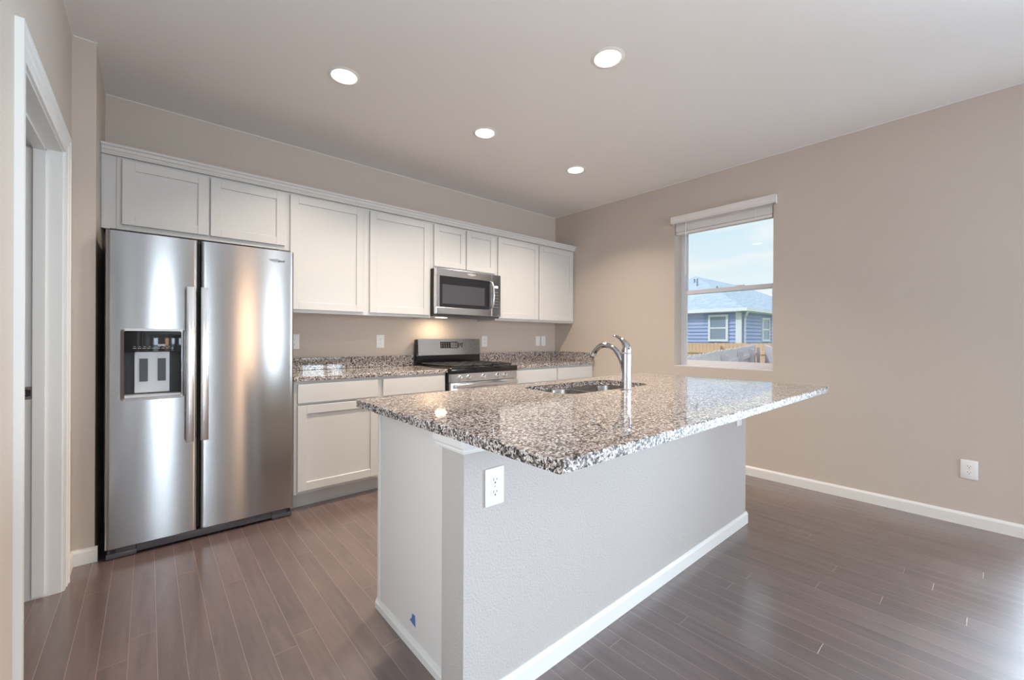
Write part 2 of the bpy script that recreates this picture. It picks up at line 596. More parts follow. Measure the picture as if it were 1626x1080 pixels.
# ---- door frame on the left
d1 = struct(MB().box(XL - 0.125, DY1, 0, XL, DY1 + 0.02, DZ + 0.02).box(XL - 0.125, DY0 - 0.02, 0, XL, DY0, DZ + 0.02)
            .box(XL - 0.125, DY0, DZ, XL, DY1, DZ + 0.02).build('door_1', 'trim_white'))


# stepped casing profile, (across, proud of the wall), swept round the opening with mitred corners
cw = 0.090
cprof = [(0, 0), (0, 0.009), (cw * 0.12, 0.011), (cw * 0.42, 0.011), (cw * 0.50, 0.015), (cw * 0.78, 0.015), (cw * 0.84, 0.019), (cw, 0.019), (cw, 0)]
m_ = MB()
rings = []
for yy, zz_, sy, sz in ((DY0 - 0.006, 0, -1, 0), (DY0 - 0.006, DZ + 0.006, -1, 1), (DY1 + 0.006, DZ + 0.006, 1, 1), (DY1 + 0.006, 0, 1, 0)):
    rings.append([m_.bm.verts.new((XL + q, yy + sy * a, zz_ + sz * a)) for a, q in cprof])
for r0, r1 in zip(rings, rings[1:]):
    for k in range(len(r0)):
        m_.bm.faces.new((r0[k], r0[(k + 1) % len(r0)], r1[(k + 1) % len(r0)], r1[k]))
m_.bm.faces.new(rings[0]); m_.bm.faces.new(rings[-1])
m_.build('door_casing', 'trim_white', d1)
MB().box(-0.390, DY1 - 0.012, 0.012, -0.352, DY1, DZ).box(-0.390, DY0, 0.012, -0.352, DY0 + 0.012, DZ)\
    .box(-0.390, DY0, DZ - 0.012, -0.352, DY1, DZ).build('door_stop', 'trim_white', d1)
sp_ = MB().box(-0.4245, DY1 - 0.003, 0.899, -0.391, DY1, 0.956, 0.001).build('strike_plate', 'nickel', d1)
sp_['label'] = 'dark nickel strike plate'
MB().tube([(-0.405, DY1 - 0.003, 0.944), (-0.416, DY1 - 0.003, 0.936), (-0.418, DY1 - 0.003, 0.928), (-0.416, DY1 - 0.003, 0.920), (-0.405, DY1 - 0.003, 0.912)], 0.0022, 8)\
    .box(-0.410, DY1 - 0.0042, 0.914, -0.395, DY1 - 0.0026, 0.942).build('latch_hole', 'dark_slot', sp_)

# ---- kitchen window
FX = 4.086
w1 = MB()
fr = 0.028
w1.box(FX, WY0, WZ0, FX + 0.06, WY0 + fr, WZ1).box(FX, WY1 - fr, WZ0, FX + 0.06, WY1, WZ1)
w1.box(FX, WY0 + fr, WZ0, FX + 0.06, WY1 - fr, WZ0 + 0.022).box(FX, WY0 + fr, WZ1 - 0.03, FX + 0.06, WY1 - fr, WZ1)
win = struct(w1.build('window_1', 'vinyl_white'))
yl, yh = WY0 + fr, WY1 - fr
MZ0, MZ1 = 1.628, 1.668
s_ = MB()                                     # lower sash
s_.box(FX + 0.004, yl, WZ0 + 0.022, FX + 0.03, yl + 0.024, MZ1, 0.002).box(FX + 0.004, yh - 0.024, WZ0 + 0.022, FX + 0.03, yh, MZ1, 0.002)
s_.box(FX + 0.004, yl + 0.024, WZ0 + 0.022, FX + 0.03, yh - 0.024, WZ0 + 0.056, 0.002).box(FX + 0.004, yl + 0.024, MZ0, FX + 0.03, yh - 0.024, MZ1, 0.002)
s_.box(FX + 0.006, 1.50, MZ1, FX + 0.024, 1.57, MZ1 + 0.010, 0.002)
s_.build('lower_sash', 'vinyl_white', win)
s_ = MB()
s_.box(FX + 0.034, yl, MZ0, FX + 0.058, yl + 0.018, WZ1 - 0.03).box(FX + 0.034, yh - 0.018, MZ0, FX + 0.058, yh, WZ1 - 0.03)
s_.box(FX + 0.034, yl + 0.018, MZ0, FX + 0.058, yh - 0.018, MZ1 - 0.002).box(FX + 0.034, yl + 0.018, WZ1 - 0.055, FX + 0.058, yh - 0.018, WZ1 - 0.03)
s_.build('upper_sash', 'vinyl_white', win)
MB().box(FX + 0.015, yl + 0.02, WZ0 + 0.05, FX + 0.018, yh - 0.02, MZ0 + 0.01).build('glass_pane', 'window_glass', win)
MB().box(FX + 0.045, yl + 0.015, MZ0 + 0.03, FX + 0.048, yh - 0.015, WZ1 - 0.05).build('glass_pane', 'window_glass', win)
# drywall returns are the wall itself; a thin pale sill bead
MB().box(XR - 0.001, WY0, WZ0, FX, WY1, WZ0 + 0.006).build('window_sill', 'vinyl_white', win)


def rear_window(name, plane, a0, a1, z0, z1, mull, at):
    m_ = MB(); g_ = MB()
    def bx(mm, p0, p1, q0, q1, d0, d1):
        if plane == 'y': mm.box(p0, at + d0, q0, p1, at + d1, q1)
        else: mm.box(at + d0, p0, q0, at + d1, p1, q1)
    t = 0.05
    bx(m_, a0, a0 + t, z0, z1, 0, 0.08); bx(m_, a1 - t, a1, z0, z1, 0, 0.08)
    bx(m_, a0 + t, a1 - t, z0, z0 + t, 0, 0.08); bx(m_, a0 + t, a1 - t, z1 - t, z1, 0, 0.08)
    if mull:
        c = (a0 + a1) / 2
        bx(m_, c - 0.04, c + 0.04, z0 + t, z1 - t, 0.01, 0.07)
    o = struct(m_.build(name, 'vinyl_white'))
    bx(g_, a0 + t, a1 - t, z0 + t, z1 - t, 0.038, 0.042)
    g_.build('glass_pane', 'window_glass', o)
    return o


rear_window('door_2', 'y', SX0, SX1, 0.0, SZ1, False, YF - 0.10)
rear_window('window_3', 'y', QX0, QX1, TZ0, TZ1, False, YF - 0.10)
rear_window('window_2', 'y', TX0, TX1, TZ0, TZ1, False, YF - 0.10)
rear_window('door_3', 'x', VY0, VY1, VZ0, VZ1, True, XR + 0.06)
rear_window('added_door', 'x', HY0, HY1, 0.0, 2.08, True, XL - 0.10)  # unseen side door, added for the fill lamp

# ---- blind over the kitchen window
bl = thing('window_blind', 'white window blind drawn up under a valance above the kitchen window', 'blind', (XR, 1.65, 2.2))
MB().prism([(XR - 0.0, 2.382), (3.897, 2.382), (3.890, 2.376), (3.890, 2.336), (3.894, 2.328), (3.890, 2.320), (3.890, 2.314), (3.897, 2.310), (3.905, 2.310), (3.905, 2.372), (XR, 2.372)], 'y', 1.193, 2.104)\
    .box(3.897, 1.193, 2.310, XR, 1.203, 2.372).box(3.897, 2.094, 2.310, XR, 2.104, 2.372).build('valance', 'blind_white', bl)
m_ = MB()
m_.box(3.956, WY0 + 0.006, 2.305, 4.01, WY1 - 0.006, 2.343)
for k in range(16):
    z = 2.236 + k * 0.0042
    m_.box(3.952, WY0 + 0.008, z, 4.008, WY1 - 0.008, z + 0.0038)
m_.build('slat_stack', 'blind_white', bl)
MB().box(3.950, WY0 + 0.008, 2.208, 4.008, WY1 - 0.008, 2.233, 0.004).build('bottom_rail', 'blind_white', bl)
MB().tube([(3.942, 1.975, 2.325), (3.940, 1.976, 1.80)], 0.0042, 8).build('tilt_wand', 'plastic_white', bl)
for y in (1.955, 1.36):
    MB().tube([(3.946, y, 2.32), (3.946, y, 2.215)], 0.002, 6).build('ladder_cord', 'plastic_white', bl)

# ------------------------------------------------------------------ ceiling downlights


def downlight():
    t = thing('ceiling_light', '', 'ceiling light', (0, 0, 0), 'round downlights in the kitchen ceiling')
    MB().lathe((0, 0, 0), [(0.070, -0.004), (0.074, -0.007), (0.088, -0.004), (0.092, 0.0), (0.070, 0.0)], seg=48).build('trim_ring', 'trim_white', t, True)
    MB().lathe((0, 0, 0), [(0.0, -0.0045), (0.069, -0.0045), (0.069, -0.001), (0.0, -0.001)], seg=48).build('lens', 'lamp_lens', t)
    add_light('downlight_lamp', 'AREA', (0, 0, -0.012), (0, 0, 0), 14.5, (1.0, 0.85, 0.68), t, shape='DISK', size=0.13, spread=math.radians(123))
    return t


dl = downlight()
for i, (x, y, lab) in enumerate(((0.868, 2.520, 'lit round ceiling light above the space by the fridge, first of the back row'),
                                 (1.905, 2.517, 'lit round ceiling light above the stove and microwave, middle of the back row'),
                                 (2.945, 2.517, 'lit round ceiling light close to the far corner, smallest of the lit lights'),
                                 (1.902, 1.400, 'lit round ceiling light above the island sink, largest and nearest one'))):
    o = dl if i == 0 else copy_tree(dl)
    o.location = (x, y, ZC)
    o['label'] = lab

# ------------------------------------------------------------------ cabinets


def shaker(x0, x1, z0, z1, yf, sgn=-1, rail=0.057, th=0.019):
    """framed door; front plane at yf, facing sgn*Y"""
    m_ = MB()
    yb = yf - sgn * th
    r = 0.0015
    m_.box(x0, yf, z0, x0 + rail, yb, z1, r, 1).box(x1 - rail, yf, z0, x1, yb, z1, r, 1)
    m_.box(x0 + rail, yf, z0, x1 - rail, yb, z0 + rail, r, 1).box(x0 + rail, yf, z1 - rail, x1 - rail, yb, z1, r, 1)
    m_.box(x0 + rail - 0.002, yf - sgn * 0.009, z0 + rail - 0.002, x1 - rail + 0.002, yb, z1 - rail + 0.002)
    return m_


UY, UD = 3.403, 3.384
UTOP = 2.245


def upper(name_label, x0, x1, z0, doors, zd0):
    t = thing('wall_cabinet', name_label, 'cabinet', ((x0 + x1) / 2, UY, z0), 'white wall cabinets')
    m_ = MB()
    m_.box(x0, UY + 0.018, z0 + 0.014, x1, YB - 0.001, UTOP)
    m_.box(x0, UY + 0.018, z0, x0 + 0.014, YB - 0.001, z0 + 0.014).box(x1 - 0.014, UY + 0.018, z0, x1, YB - 0.001, z0 + 0.014)
    m_.build('carcass', 'cabinet_white', t)
    MB().box(x0, UY, z0, x1, UY + 0.018, UTOP, 0.001, 1).build('face_frame', 'cabinet_white', t)
    for a, c in doors:
        shaker(a, c, zd0, 2.231, UD).build('door', 'cabinet_white', t)
    return t


fcab = upper('white two door wall cabinet above the fridge, shortest and widest doors', -0.144, 0.774, 1.817, ((-0.120, 0.298), (0.308, 0.750)), 1.847)
MB().box(-0.2085, UY + 0.006, 1.815, -0.144, UY + 0.03, UTOP).box(-0.2085, UY + 0.0, 1.815, -0.196, UY + 0.006, UTOP).build('filler_strip', 'cabinet_white', fcab)
upper('tall white two door wall cabinet between the fridge and the microwave', 0.774, 1.957, 1.365, ((0.783, 1.328), (1.382, 1.937)), 1.389)
upper('short white wall cabinet with two small doors over the microwave', 1.957, 2.716, 1.818, ((1.984, 2.334), (2.346, 2.700)), 1.843)
upper('tall white two door wall cabinet beside the microwave in the far corner', 2.716, 3.944, 1.365, ((2.743, 3.329), (3.342, 3.915)), 1.389)
cm = MB()
cm.prism([(YB - 0.001, 2.2455), (3.380, 2.2455), (3.380, 2.252), (3.376, 2.256), (3.376, 2.263), (3.368, 2.270), (3.362, 2.284), (3.352, 2.288), (3.352, 2.301), (3.362, 2.301), (3.42, 2.290), (YB - 0.001, 2.290)], 'x', -0.2085, 3.9445)
tag(cm.build('crown_molding', 'cabinet_white'), 'long white crown molding running along the tops of the wall cabinets', 'molding')

BF, BD, TOE, CT = 3.099, 3.080, 3.180, 0.884


def base_cab(label, x0, x1, drawers):
    t = thing('base_cabinet', label, 'cabinet', ((x0 + x1) / 2, BF, 0), 'white base cabinets')
    MB().box(x0, BF + 0.019, 0.114, x1, YB - 0.001, CT - 0.0005).build('carcass', 'cabinet_white', t)
    MB().box(x0, BF, 0.114, x1, BF + 0.019, CT - 0.0005, 0.001, 1).build('face_frame', 'cabinet_white', t)
    MB().box(x0, TOE, 0.0, x1, TOE + 0.016, 0.114).build('toe_kick', 'cabinet_white', t)
    for a, c in drawers:
        MB().box(a, BD, 0.732, c, BF, 0.862, 0.002, 2).build('drawer_front', 'cabinet_white', t)
        shaker(a, c, 0.135, 0.715, BD).build('door', 'cabinet_white', t)


base_cab('white base cabinet with two drawers between the fridge and the stove', 0.742, 1.930, ((0.763, 1.324), (1.365, 1.911)))
base_cab('white base cabinet in the far corner, only its two drawers showing over the island', 2.706, 3.944, ((2.729, 3.311), (3.327, 3.908)))

CY = 3.074


def counter(label, x0, x1):
    o = MB().slab([(x0, CY), (x1, CY), (x1, YB - 0.001), (x0, YB - 0.001)], [], CT, 0.914, 0.003, 1).build('countertop', ['granite', 'granite_edge'])
    return tag(o, label, 'countertop', 'granite countertops')


counter('speckled granite countertop between the fridge and the stove', 0.738, 1.938)
counter('speckled granite countertop in the far corner beyond the stove', 2.700, 3.945)
tag(MB().box(0.738, YB - 0.021, 0.9145, 1.938, YB - 0.001, 1.014, 0.002, 1).build('backsplash', 'granite'), 'low granite backsplash on the wall between the fridge and the stove', 'backsplash', 'granite backsplashes')
tag(MB().box(2.700, YB - 0.021, 0.9145, 3.945, YB - 0.001, 1.018, 0.002, 1).build('backsplash', 'granite'), 'low granite backsplash on the back wall beyond the stove', 'backsplash', 'granite backsplashes')
tag(MB().box(3.925, CY + 0.005, 0.9145, 3.945, YB - 0.0215, 1.018, 0.002, 1).build('backsplash', 'granite'), 'short granite side splash against the wall with the window', 'backsplash', 'granite backsplashes')

# ------------------------------------------------------------------ refrigerator
fridge = thing('refrigerator', 'stainless steel side by side refrigerator with an ice and water dispenser', 'refrigerator', (0.278, 3.3, 0))
MB().box(-0.165, 3.125, 0.03, 0.722, YB - 0.03, 1.742, 0.004).build('case', 'case_grey', fridge, True)


def fridge_door(name, x0, x1, z0, z1, hole=None, sag=0.003, yc=3.043, yb=3.118):
    m_ = MB()
    bm = m_.bm
    xc, hw = (x0 + x1) / 2, (x1 - x0) / 2
    r = 0.010

    def yf(x):
        t = (x - xc) / hw
        y = yc + sag * t * t
        dx = min(x - x0, x1 - x)
        if dx < r:
            y += r - math.sqrt(max(r * r - (r - dx) ** 2, 0))
        return y
    xs = {x0, x1}
    for k in range(7):
        xs |= {x0 + r * (1 - math.cos(PI / 2 * k / 6)), x1 - r * (1 - math.cos(PI / 2 * k / 6))}
    for k in range(1, 40):
        x = x0 + r + (x1 - x0 - 2 * r) * k / 40
        xs.add(x)
    zs = {z0, z1}
    if hole:
        xs = {x for x in xs if abs(x - hole[0]) > 0.003 and abs(x - hole[1]) > 0.003} | {hole[0], hole[1]}
        zs |= {hole[2], hole[3]}
    xs, zs = sorted(xs), sorted(zs)
    V = [[bm.verts.new((x, yf(x), z)) for z in zs] for x in xs]
    B = [[bm.verts.new((x, yb, z)) for z in zs] for x in xs]
    nx, nz = len(xs), len(zs)
    inh = lambda i, j: hole and hole[0] - 1e-6 <= xs[i] < hole[1] - 1e-6 and hole[2] - 1e-6 <= zs[j] < hole[3] - 1e-6
    for i in range(nx - 1):
        for j in range(nz - 1):
            if inh(i, j):
                continue
            bm.faces.new((V[i][j], V[i + 1][j], V[i + 1][j + 1], V[i][j + 1]))
            bm.faces.new((B[i][j], B[i][j + 1], B[i + 1][j + 1], B[i + 1][j]))
    for i in range(nx - 1):
        for j, fl in ((0, 0), (nz - 1, 1)):
            bm.faces.new((V[i][j], B[i][j], B[i + 1][j], V[i + 1][j]))
    for i in (0, nx - 1):
        for j in range(nz - 1):
            bm.faces.new((V[i][j], V[i][j + 1], B[i][j + 1], B[i][j]))
    return m_.build(name, 'stainless', fridge, True, 50)


DH = (-0.098, 0.144, 0.850, 1.213)
fd = fridge_door('freezer_door', -0.170, 0.2165, 0.060, 1.742, DH)
rd = fridge_door('fridge_door', 0.2335, 0.727, 0.060, 1.742)
for door, xa, xb in ((fd, 0.161, 0.199), (rd, 0.2275, 0.2665)):
    MB().box(xa, 2.988, 0.585, xb, 3.002, 1.467, 0.003, 2).box(xa + 0.006, 3.002, 0.60, xb - 0.006, 3.052, 0.63).box(xa + 0.006, 3.002, 1.42, xb - 0.006, 3.052, 1.45)\
        .build('handle', 'stainless_plain', door, True)
# dispenser
hx0, hx1, hz0, hz1 = DH
m_ = MB()
outer = rrect(hx0 - 0.014, hz0 - 0.014, hx1 + 0.014, hz1 + 0.012, 0.018, 5)
inner = rrect(hx0 + 0.001, hz0 + 0.001, hx1 - 0.001, hz1 - 0.001, 0.010, 5)
rings = []
for pl, y in ((outer, 3.054), (outer, 3.034), (inner, 3.031), (inner, 3.10)):
    rings.append([m_.bm.verts.new((p[0], y, p[1])) for p in pl])
for r0, r1 in zip(rings, rings[1:]):
    n = len(r0)
    for k in range(n):
        m_.bm.faces.new((r0[k], r0[(k + 1) % n], r1[(k + 1) % n], r1[k]))
m_.build('dispenser_bezel', 'stainless_plain', fd, True)
MB().box(hx0 + 0.001, 3.033, 1.098, hx1 - 0.001, 3.060, hz1 - 0.001, 0.003).build('control_panel', 'black_gloss', fd, True)
MB().box(hx0, 3.105, hz0, hx1, 3.117, 1.100).box(hx0, 3.05, hz0, hx0 + 0.002, 3.105, 1.1).box(hx1 - 0.002, 3.05, hz0, hx1, 3.105, 1.1).box(hx0, 3.06, 1.10, hx1, 3.105, 1.104)\
    .build('dispenser_well', 'case_grey', fd)
MB().prism([(3.086, 0.872), (3.104, 0.872), (3.104, 1.097), (3.092, 1.097)], 'x', -0.056, 0.092).build('back_plate', 'silver_plastic', fd)
for a in (-0.036, 0.041):
    pd = MB().prism([(3.078, 0.934), (3.088, 0.934), (3.093, 1.060), (3.080, 1.060)], 'x', a, a + 0.035).build('paddle', 'paddle_grey', fd)
MB().prism([(-0.052, 1.098), (0.020, 1.098), (0.010, 1.084), (-0.042, 1.084)], 'y', 3.060, 3.086).build('ice_chute', 'silver_plastic', fd)
MB().box(hx0 + 0.002, 3.034, hz0 + 0.001, hx1 - 0.002, 3.104, hz0 + 0.016, 0.002).build('drip_tray', 'silver_plastic', fd)
m_ = MB()
for k in range(9):
    m_.box(-0.062 + k * 0.0195, 3.0322, 1.117, -0.062 + k * 0.0195 + 0.014, 3.0335, 1.1195)
for k in range(8):
    if k != 4:
        m_.box(-0.060 + k * 0.0205, 3.0322, 1.1265, -0.060 + k * 0.0205 + 0.009, 3.0335, 1.1285)
m_.box(0.040, 3.0322, 1.130, 0.072, 3.0335, 1.140)
m_.build('control_markings', 'marking_grey', fd)
text_part('brand_mark', 'Whirlpool', 0.021, (0.628, 3.0428, 1.676), FACE_FRONT, 'logo_dark', rd, 0.0015)
m_ = MB()
ring = [(0.628 + 0.034 * math.cos(a) * 0.9, 3.0425, 1.676 + 0.010 * math.sin(a) + 0.010 * math.cos(a) * 0.3) for a in [2 * PI * k / 28 for k in range(4, 26)]]
m_.tube(ring, 0.0009, 6).build('brand_swoosh', 'logo_dark', rd)
# base grille
gr = MB().box(-0.160, 3.062, 0.012, 0.716, 3.12, 0.052, 0.003)
gr.box(-0.165, 3.056, 0.004, -0.045, 3.13, 0.030, 0.002).box(0.605, 3.056, 0.004, 0.722, 3.13, 0.030, 0.002)
gr.build('base_grille', 'dark_grey_plastic', fridge, True)
for x, wd, z in ((-0.150, 0.022, 0.034), (0.690, 0.022, 0.034), (-0.048, 0.004, 0.026), (0.602, 0.004, 0.026)):
    MB().box(x, 3.054 if wd > 0.01 else 3.0605, z, x + wd, 3.0625, z + (0.014 if wd > 0.01 else 0.026)).build('grille_notch', 'dark_slot', fridge)
for x in (-0.12, 0.68):
    MB().lathe((x, 3.11, 0), [(0.016, 0), (0.016, 0.012)], seg=16).build('leveling_foot', 'dark_grey_plastic', fridge)
for x in (-0.155, 0.637):
    MB().box(x, 3.07, 1.7425, x + 0.075, 3.16, 1.756, 0.003).build('hinge_cover', 'case_grey', fridge)
MB().box(0.219, 3.085, 0.06, 0.231, 3.124, 1.742).build('door_gasket', 'dark_slot', fridge)

# ------------------------------------------------------------------ range
RX0, RX1 = 1.943, 2.695
rg = thing('range', 'freestanding gas stove with a steel front and black cooktop', 'stove', ((RX0 + RX1) / 2, 3.4, 0))
MB().box(RX0, 3.075, 0.02, RX1, YB - 0.03, 0.872).build('body', 'case_grey', rg)
MB().box(RX0, 3.025, 0.872, RX1, 3.63, 0.922, 0.006, 2).build('cooktop', 'black_enamel', rg, True)
MB().prism([(3.075, 0.800), (3.030, 0.800), (3.036, 0.871), (3.075, 0.871)], 'x', RX0 + 0.004, RX1 - 0.004).build('control_panel', 'stainless_plain', rg)
for x in (2.040, 2.130, 2.292, 2.455, 2.545):
    kn = MB().lathe((x, 3.036, 0.836), [(0.024, 0.0), (0.024, -0.006), (0.019, -0.010), (0.017, -0.030), (0.0, -0.031)], 'y', 24)\
        .box(x - 0.004, 3.001, 0.818, x + 0.004, 3.012, 0.854, 0.0015).build('knob', 'stainless_plain', rg, True)
od = MB().box(RX0 + 0.004, 3.034, 0.180, RX1 - 0.004, 3.074, 0.796, 0.004).build('oven_door', 'stainless_plain', rg, True)
MB().box(RX0 + 0.03, 2.985, 0.752, RX1 - 0.03, 3.003, 0.785, 0.006, 3).box(RX0 + 0.045, 3.003, 0.757, RX0 + 0.065, 3.034, 0.780).box(RX1 - 0.065, 3.003, 0.757, RX1 - 0.045, 3.034, 0.780)\
    .build('handle', 'stainless_plain', od, True)
MB().box(RX0 + 0.10, 3.031, 0.32, RX1 - 0.10, 3.035, 0.66).build('oven_window', 'black_gloss', od)
MB().box(RX0 + 0.004, 3.036, 0.030, RX1 - 0.004, 3.074, 0.172, 0.004).build('drawer', 'stainless_plain', rg, True)
m_ = MB()
m_.box(RX0 + 0.002, 3.635, 0.60, RX1 - 0.002, YB - 0.022, 1.165, 0.004)
m_.box(RX0 + 0.002, 3.632, 0.9225, RX1 - 0.002, 3.646, 1.008)
bg = m_.build('backguard', 'black_enamel', rg, True)
MB().prism([(3.612, 1.012), (3.640, 1.012), (3.668, 1.172), (3.628, 1.172)], 'x', RX0 + 0.010, RX1 - 0.010).build('backguard_face', 'stainless_plain', bg)
# controls: a dark touch strip and painted-in paler reflections, lying on the tilted face
def on_face(z):
    return 3.612 + (z - 1.012) / 0.160 * 0.016 - 0.0012
m_ = MB(); m_.mi = 0
z0, z1 = 1.078, 1.143
m_.prism([(on_face(z0) - 0.002, z0), (on_face(z0) + 0.003, z0), (on_face(z1) + 0.003, z1), (on_face(z1) - 0.002, z1)], 'x', 2.198, 2.400)
m_.mi = 1
for i in range(4):
    for j in range(3):
        zz = z0 + 0.010 + j * 0.018
        m_.box(2.208 + i * 0.026, on_face(zz) - 0.0028, zz, 2.214 + i * 0.026, on_face(zz), zz + 0.005)
for i in range(4):
    for j in range(3):
        zz = z0 + 0.008 + j * 0.018
        m_.box(2.318 + i * 0.020, on_face(zz) - 0.0028, zz, 2.331 + i * 0.020, on_face(zz), zz + 0.010)
m_.build('touch_panel', ['black_gloss', 'marking_grey'], bg)
m_ = MB()
for i, (dx, zz, h) in enumerate(((0.41, 1.083, 0.05), (0.43, 1.10, 0.03), (0.45, 1.085, 0.045), (0.46, 1.125, 0.012))):
    m_.box(2.0 + dx, on_face(zz) - 0.002, zz, 2.006 + dx, on_face(zz), zz + h)
m_.build('reflection_marks', 'logo_dark', bg)  # dark bars painted in as reflections on the steel face
# grates and burners
for gx0, gx1 in ((RX0 + 0.03, RX0 + 0.262), (RX0 + 0.266, RX1 - 0.266), (RX1 - 0.262, RX1 - 0.03)):
    m_ = MB()
    zt, zb = 0.942, 0.930
    m_.box(gx0, 3.08, zb, gx0 + 0.012, 3.60, zt, 0.002, 1).box(gx1 - 0.012, 3.08, zb, gx1, 3.60, zt, 0.002, 1)
    for y in (3.08, 3.21, 3.334, 3.46, 3.588):
        m_.box(gx0, y, zb, gx1, y + 0.012, zt, 0.002, 1)
    xm = (gx0 + gx1) / 2
    m_.box(xm - 0.005, 3.08, zb, xm + 0.005, 3.60, zt, 0.002, 1)
    for x in (gx0 + 0.002, gx1 - 0.012):
        for y in (3.085, 3.585):
            m_.box(x, y, 0.922, x + 0.010, y + 0.010, zb)
    m_.build('grate', 'cast_iron', rg)
for x, y in ((2.09, 3.21), (2.09, 3.46), (2.319, 3.33), (2.55, 3.21), (2.55, 3.46)):
    MB().lathe((x, y, 0.922), [(0.045, 0), (0.045, 0.004), (0.034, 0.005), (0.034, 0.010), (0.0, 0.011)], seg=24).build('burner_cap', 'cast_iron', rg, True)
for x in (RX0 + 0.03, RX1 - 0.05):
    for y in (3.10, 3.60):
        MB().box(x, y, 0, x + 0.02, y + 0.02, 0.02).build('leveling_foot', 'case_grey', rg)

# ------------------------------------------------------------------ microwave
MX0, MX1, MZ_0, MZ_1, MY = 1.958, 2.706, 1.392, 1.8165, 3.300
mw = thing('microwave', 'stainless steel microwave hung under the cabinet over the stove', 'microwave', ((MX0 + MX1) / 2, 3.5, MZ_0))
MB().box(MX0 + 0.002, MY + 0.045, MZ_0 + 0.006, MX1 - 0.002, YB - 0.002, MZ_1).build('body', 'case_grey', mw)
md = MB()
dx1 = 2.588
wx0, wx1, wz0, wz1 = 1.992, 2.545, 1.462, 1.748
md.box(MX0, MY, MZ_0 + 0.008, dx1, MY + 0.044, wz0, 0.003).box(MX0, MY, wz1, dx1, MY + 0.044, MZ_1, 0.003)
md.box(MX0, MY, wz0, wx0, MY + 0.044, wz1).box(wx1 + 0.02, MY, wz0, dx1, MY + 0.044, wz1)
door = md.build('door', 'stainless_plain', mw)
MB().box(wx0, MY + 0.003, wz0, wx1 + 0.02, MY + 0.03, wz1).build('door_glass', 'black_gloss', door)
m_ = MB()
m_.box(wx0 + 0.03, MY + 0.0022, wz0 + 0.035, wx1 - 0.04, MY + 0.0031, wz1 - 0.075)
mesh_ = m_.build('door_mesh', 'mesh_grey', door)
hy = [(2.572, 3.300, 1.740), (2.574, 3.268, 1.728), (2.576, 3.252, 1.690), (2.577, 3.246, 1.607), (2.576, 3.252, 1.525), (2.574, 3.268, 1.487), (2.572, 3.300, 1.475)]
MB().tube(hy, [0.010, 0.011, 0.012, 0.012, 0.012, 0.011, 0.010], 14).build('handle', 'stainless_plain', door, True)
text_part('brand_mark', 'Whirlpool', 0.022, (2.345, MY - 0.0006, 1.789), FACE_FRONT, 'logo_light', door, 0.0008)
ring = [(2.345 + 0.030 * math.cos(a), MY - 0.0008, 1.789 + 0.011 * math.sin(a) + 0.009 * math.cos(a) * 0.35) for a in [2 * PI * k / 28 for k in range(4, 26)]]
MB().tube(ring, 0.0012, 6).build('brand_swoosh', 'logo_light', door)
cp = MB().box(dx1 + 0.003, MY, MZ_0 + 0.008, MX1, MY + 0.044, MZ_1, 0.003).build('control_panel', 'stainless_plain', mw)
MB().box(2.622, MY - 0.0018, 1.684, 2.668, MY - 0.0006, 1.706).build('clock_display', 'clock_glow', cp)
m_ = MB().box(2.606, MY - 0.0008, 1.470, 2.684, MY + 0.004, 1.745, 0.0005, 1)
m_.mi = 1
for i in range(3):
    for j in range(6):
        m_.box(2.618 + i * 0.021, MY - 0.0016, 1.488 + j * 0.030, 2.628 + i * 0.021, MY - 0.0006, 1.494 + j * 0.030)
m_.build('keypad', ['paddle_grey', 'marking_grey'], cp)
MB().prism([(MY + 0.004, MZ_0 + 0.007), (MY + 0.02, MZ_0 - 0.012), (3.60, MZ_0 - 0.012), (3.66, MZ_0 + 0.007)], 'x', MX0 + 0.012, MX1 - 0.012).build('vent_grille', 'dark_grey_plastic', mw)
MB().box(2.10, 3.50, MZ_0 - 0.0145, 2.20, 3.56, MZ_0 - 0.0122).build('task_lens', 'lamp_lens', mw)
add_light('task_lamp', 'AREA', (2.15 - mw.location.x, 3.53 - mw.location.y, MZ_0 - 0.018 - mw.location.z), (0, 0, 0), 1.6, (1.0, 0.75, 0.48), mw, shape='RECTANGLE', size=0.10, size_y=0.05)

# ------------------------------------------------------------------ outlets and switches


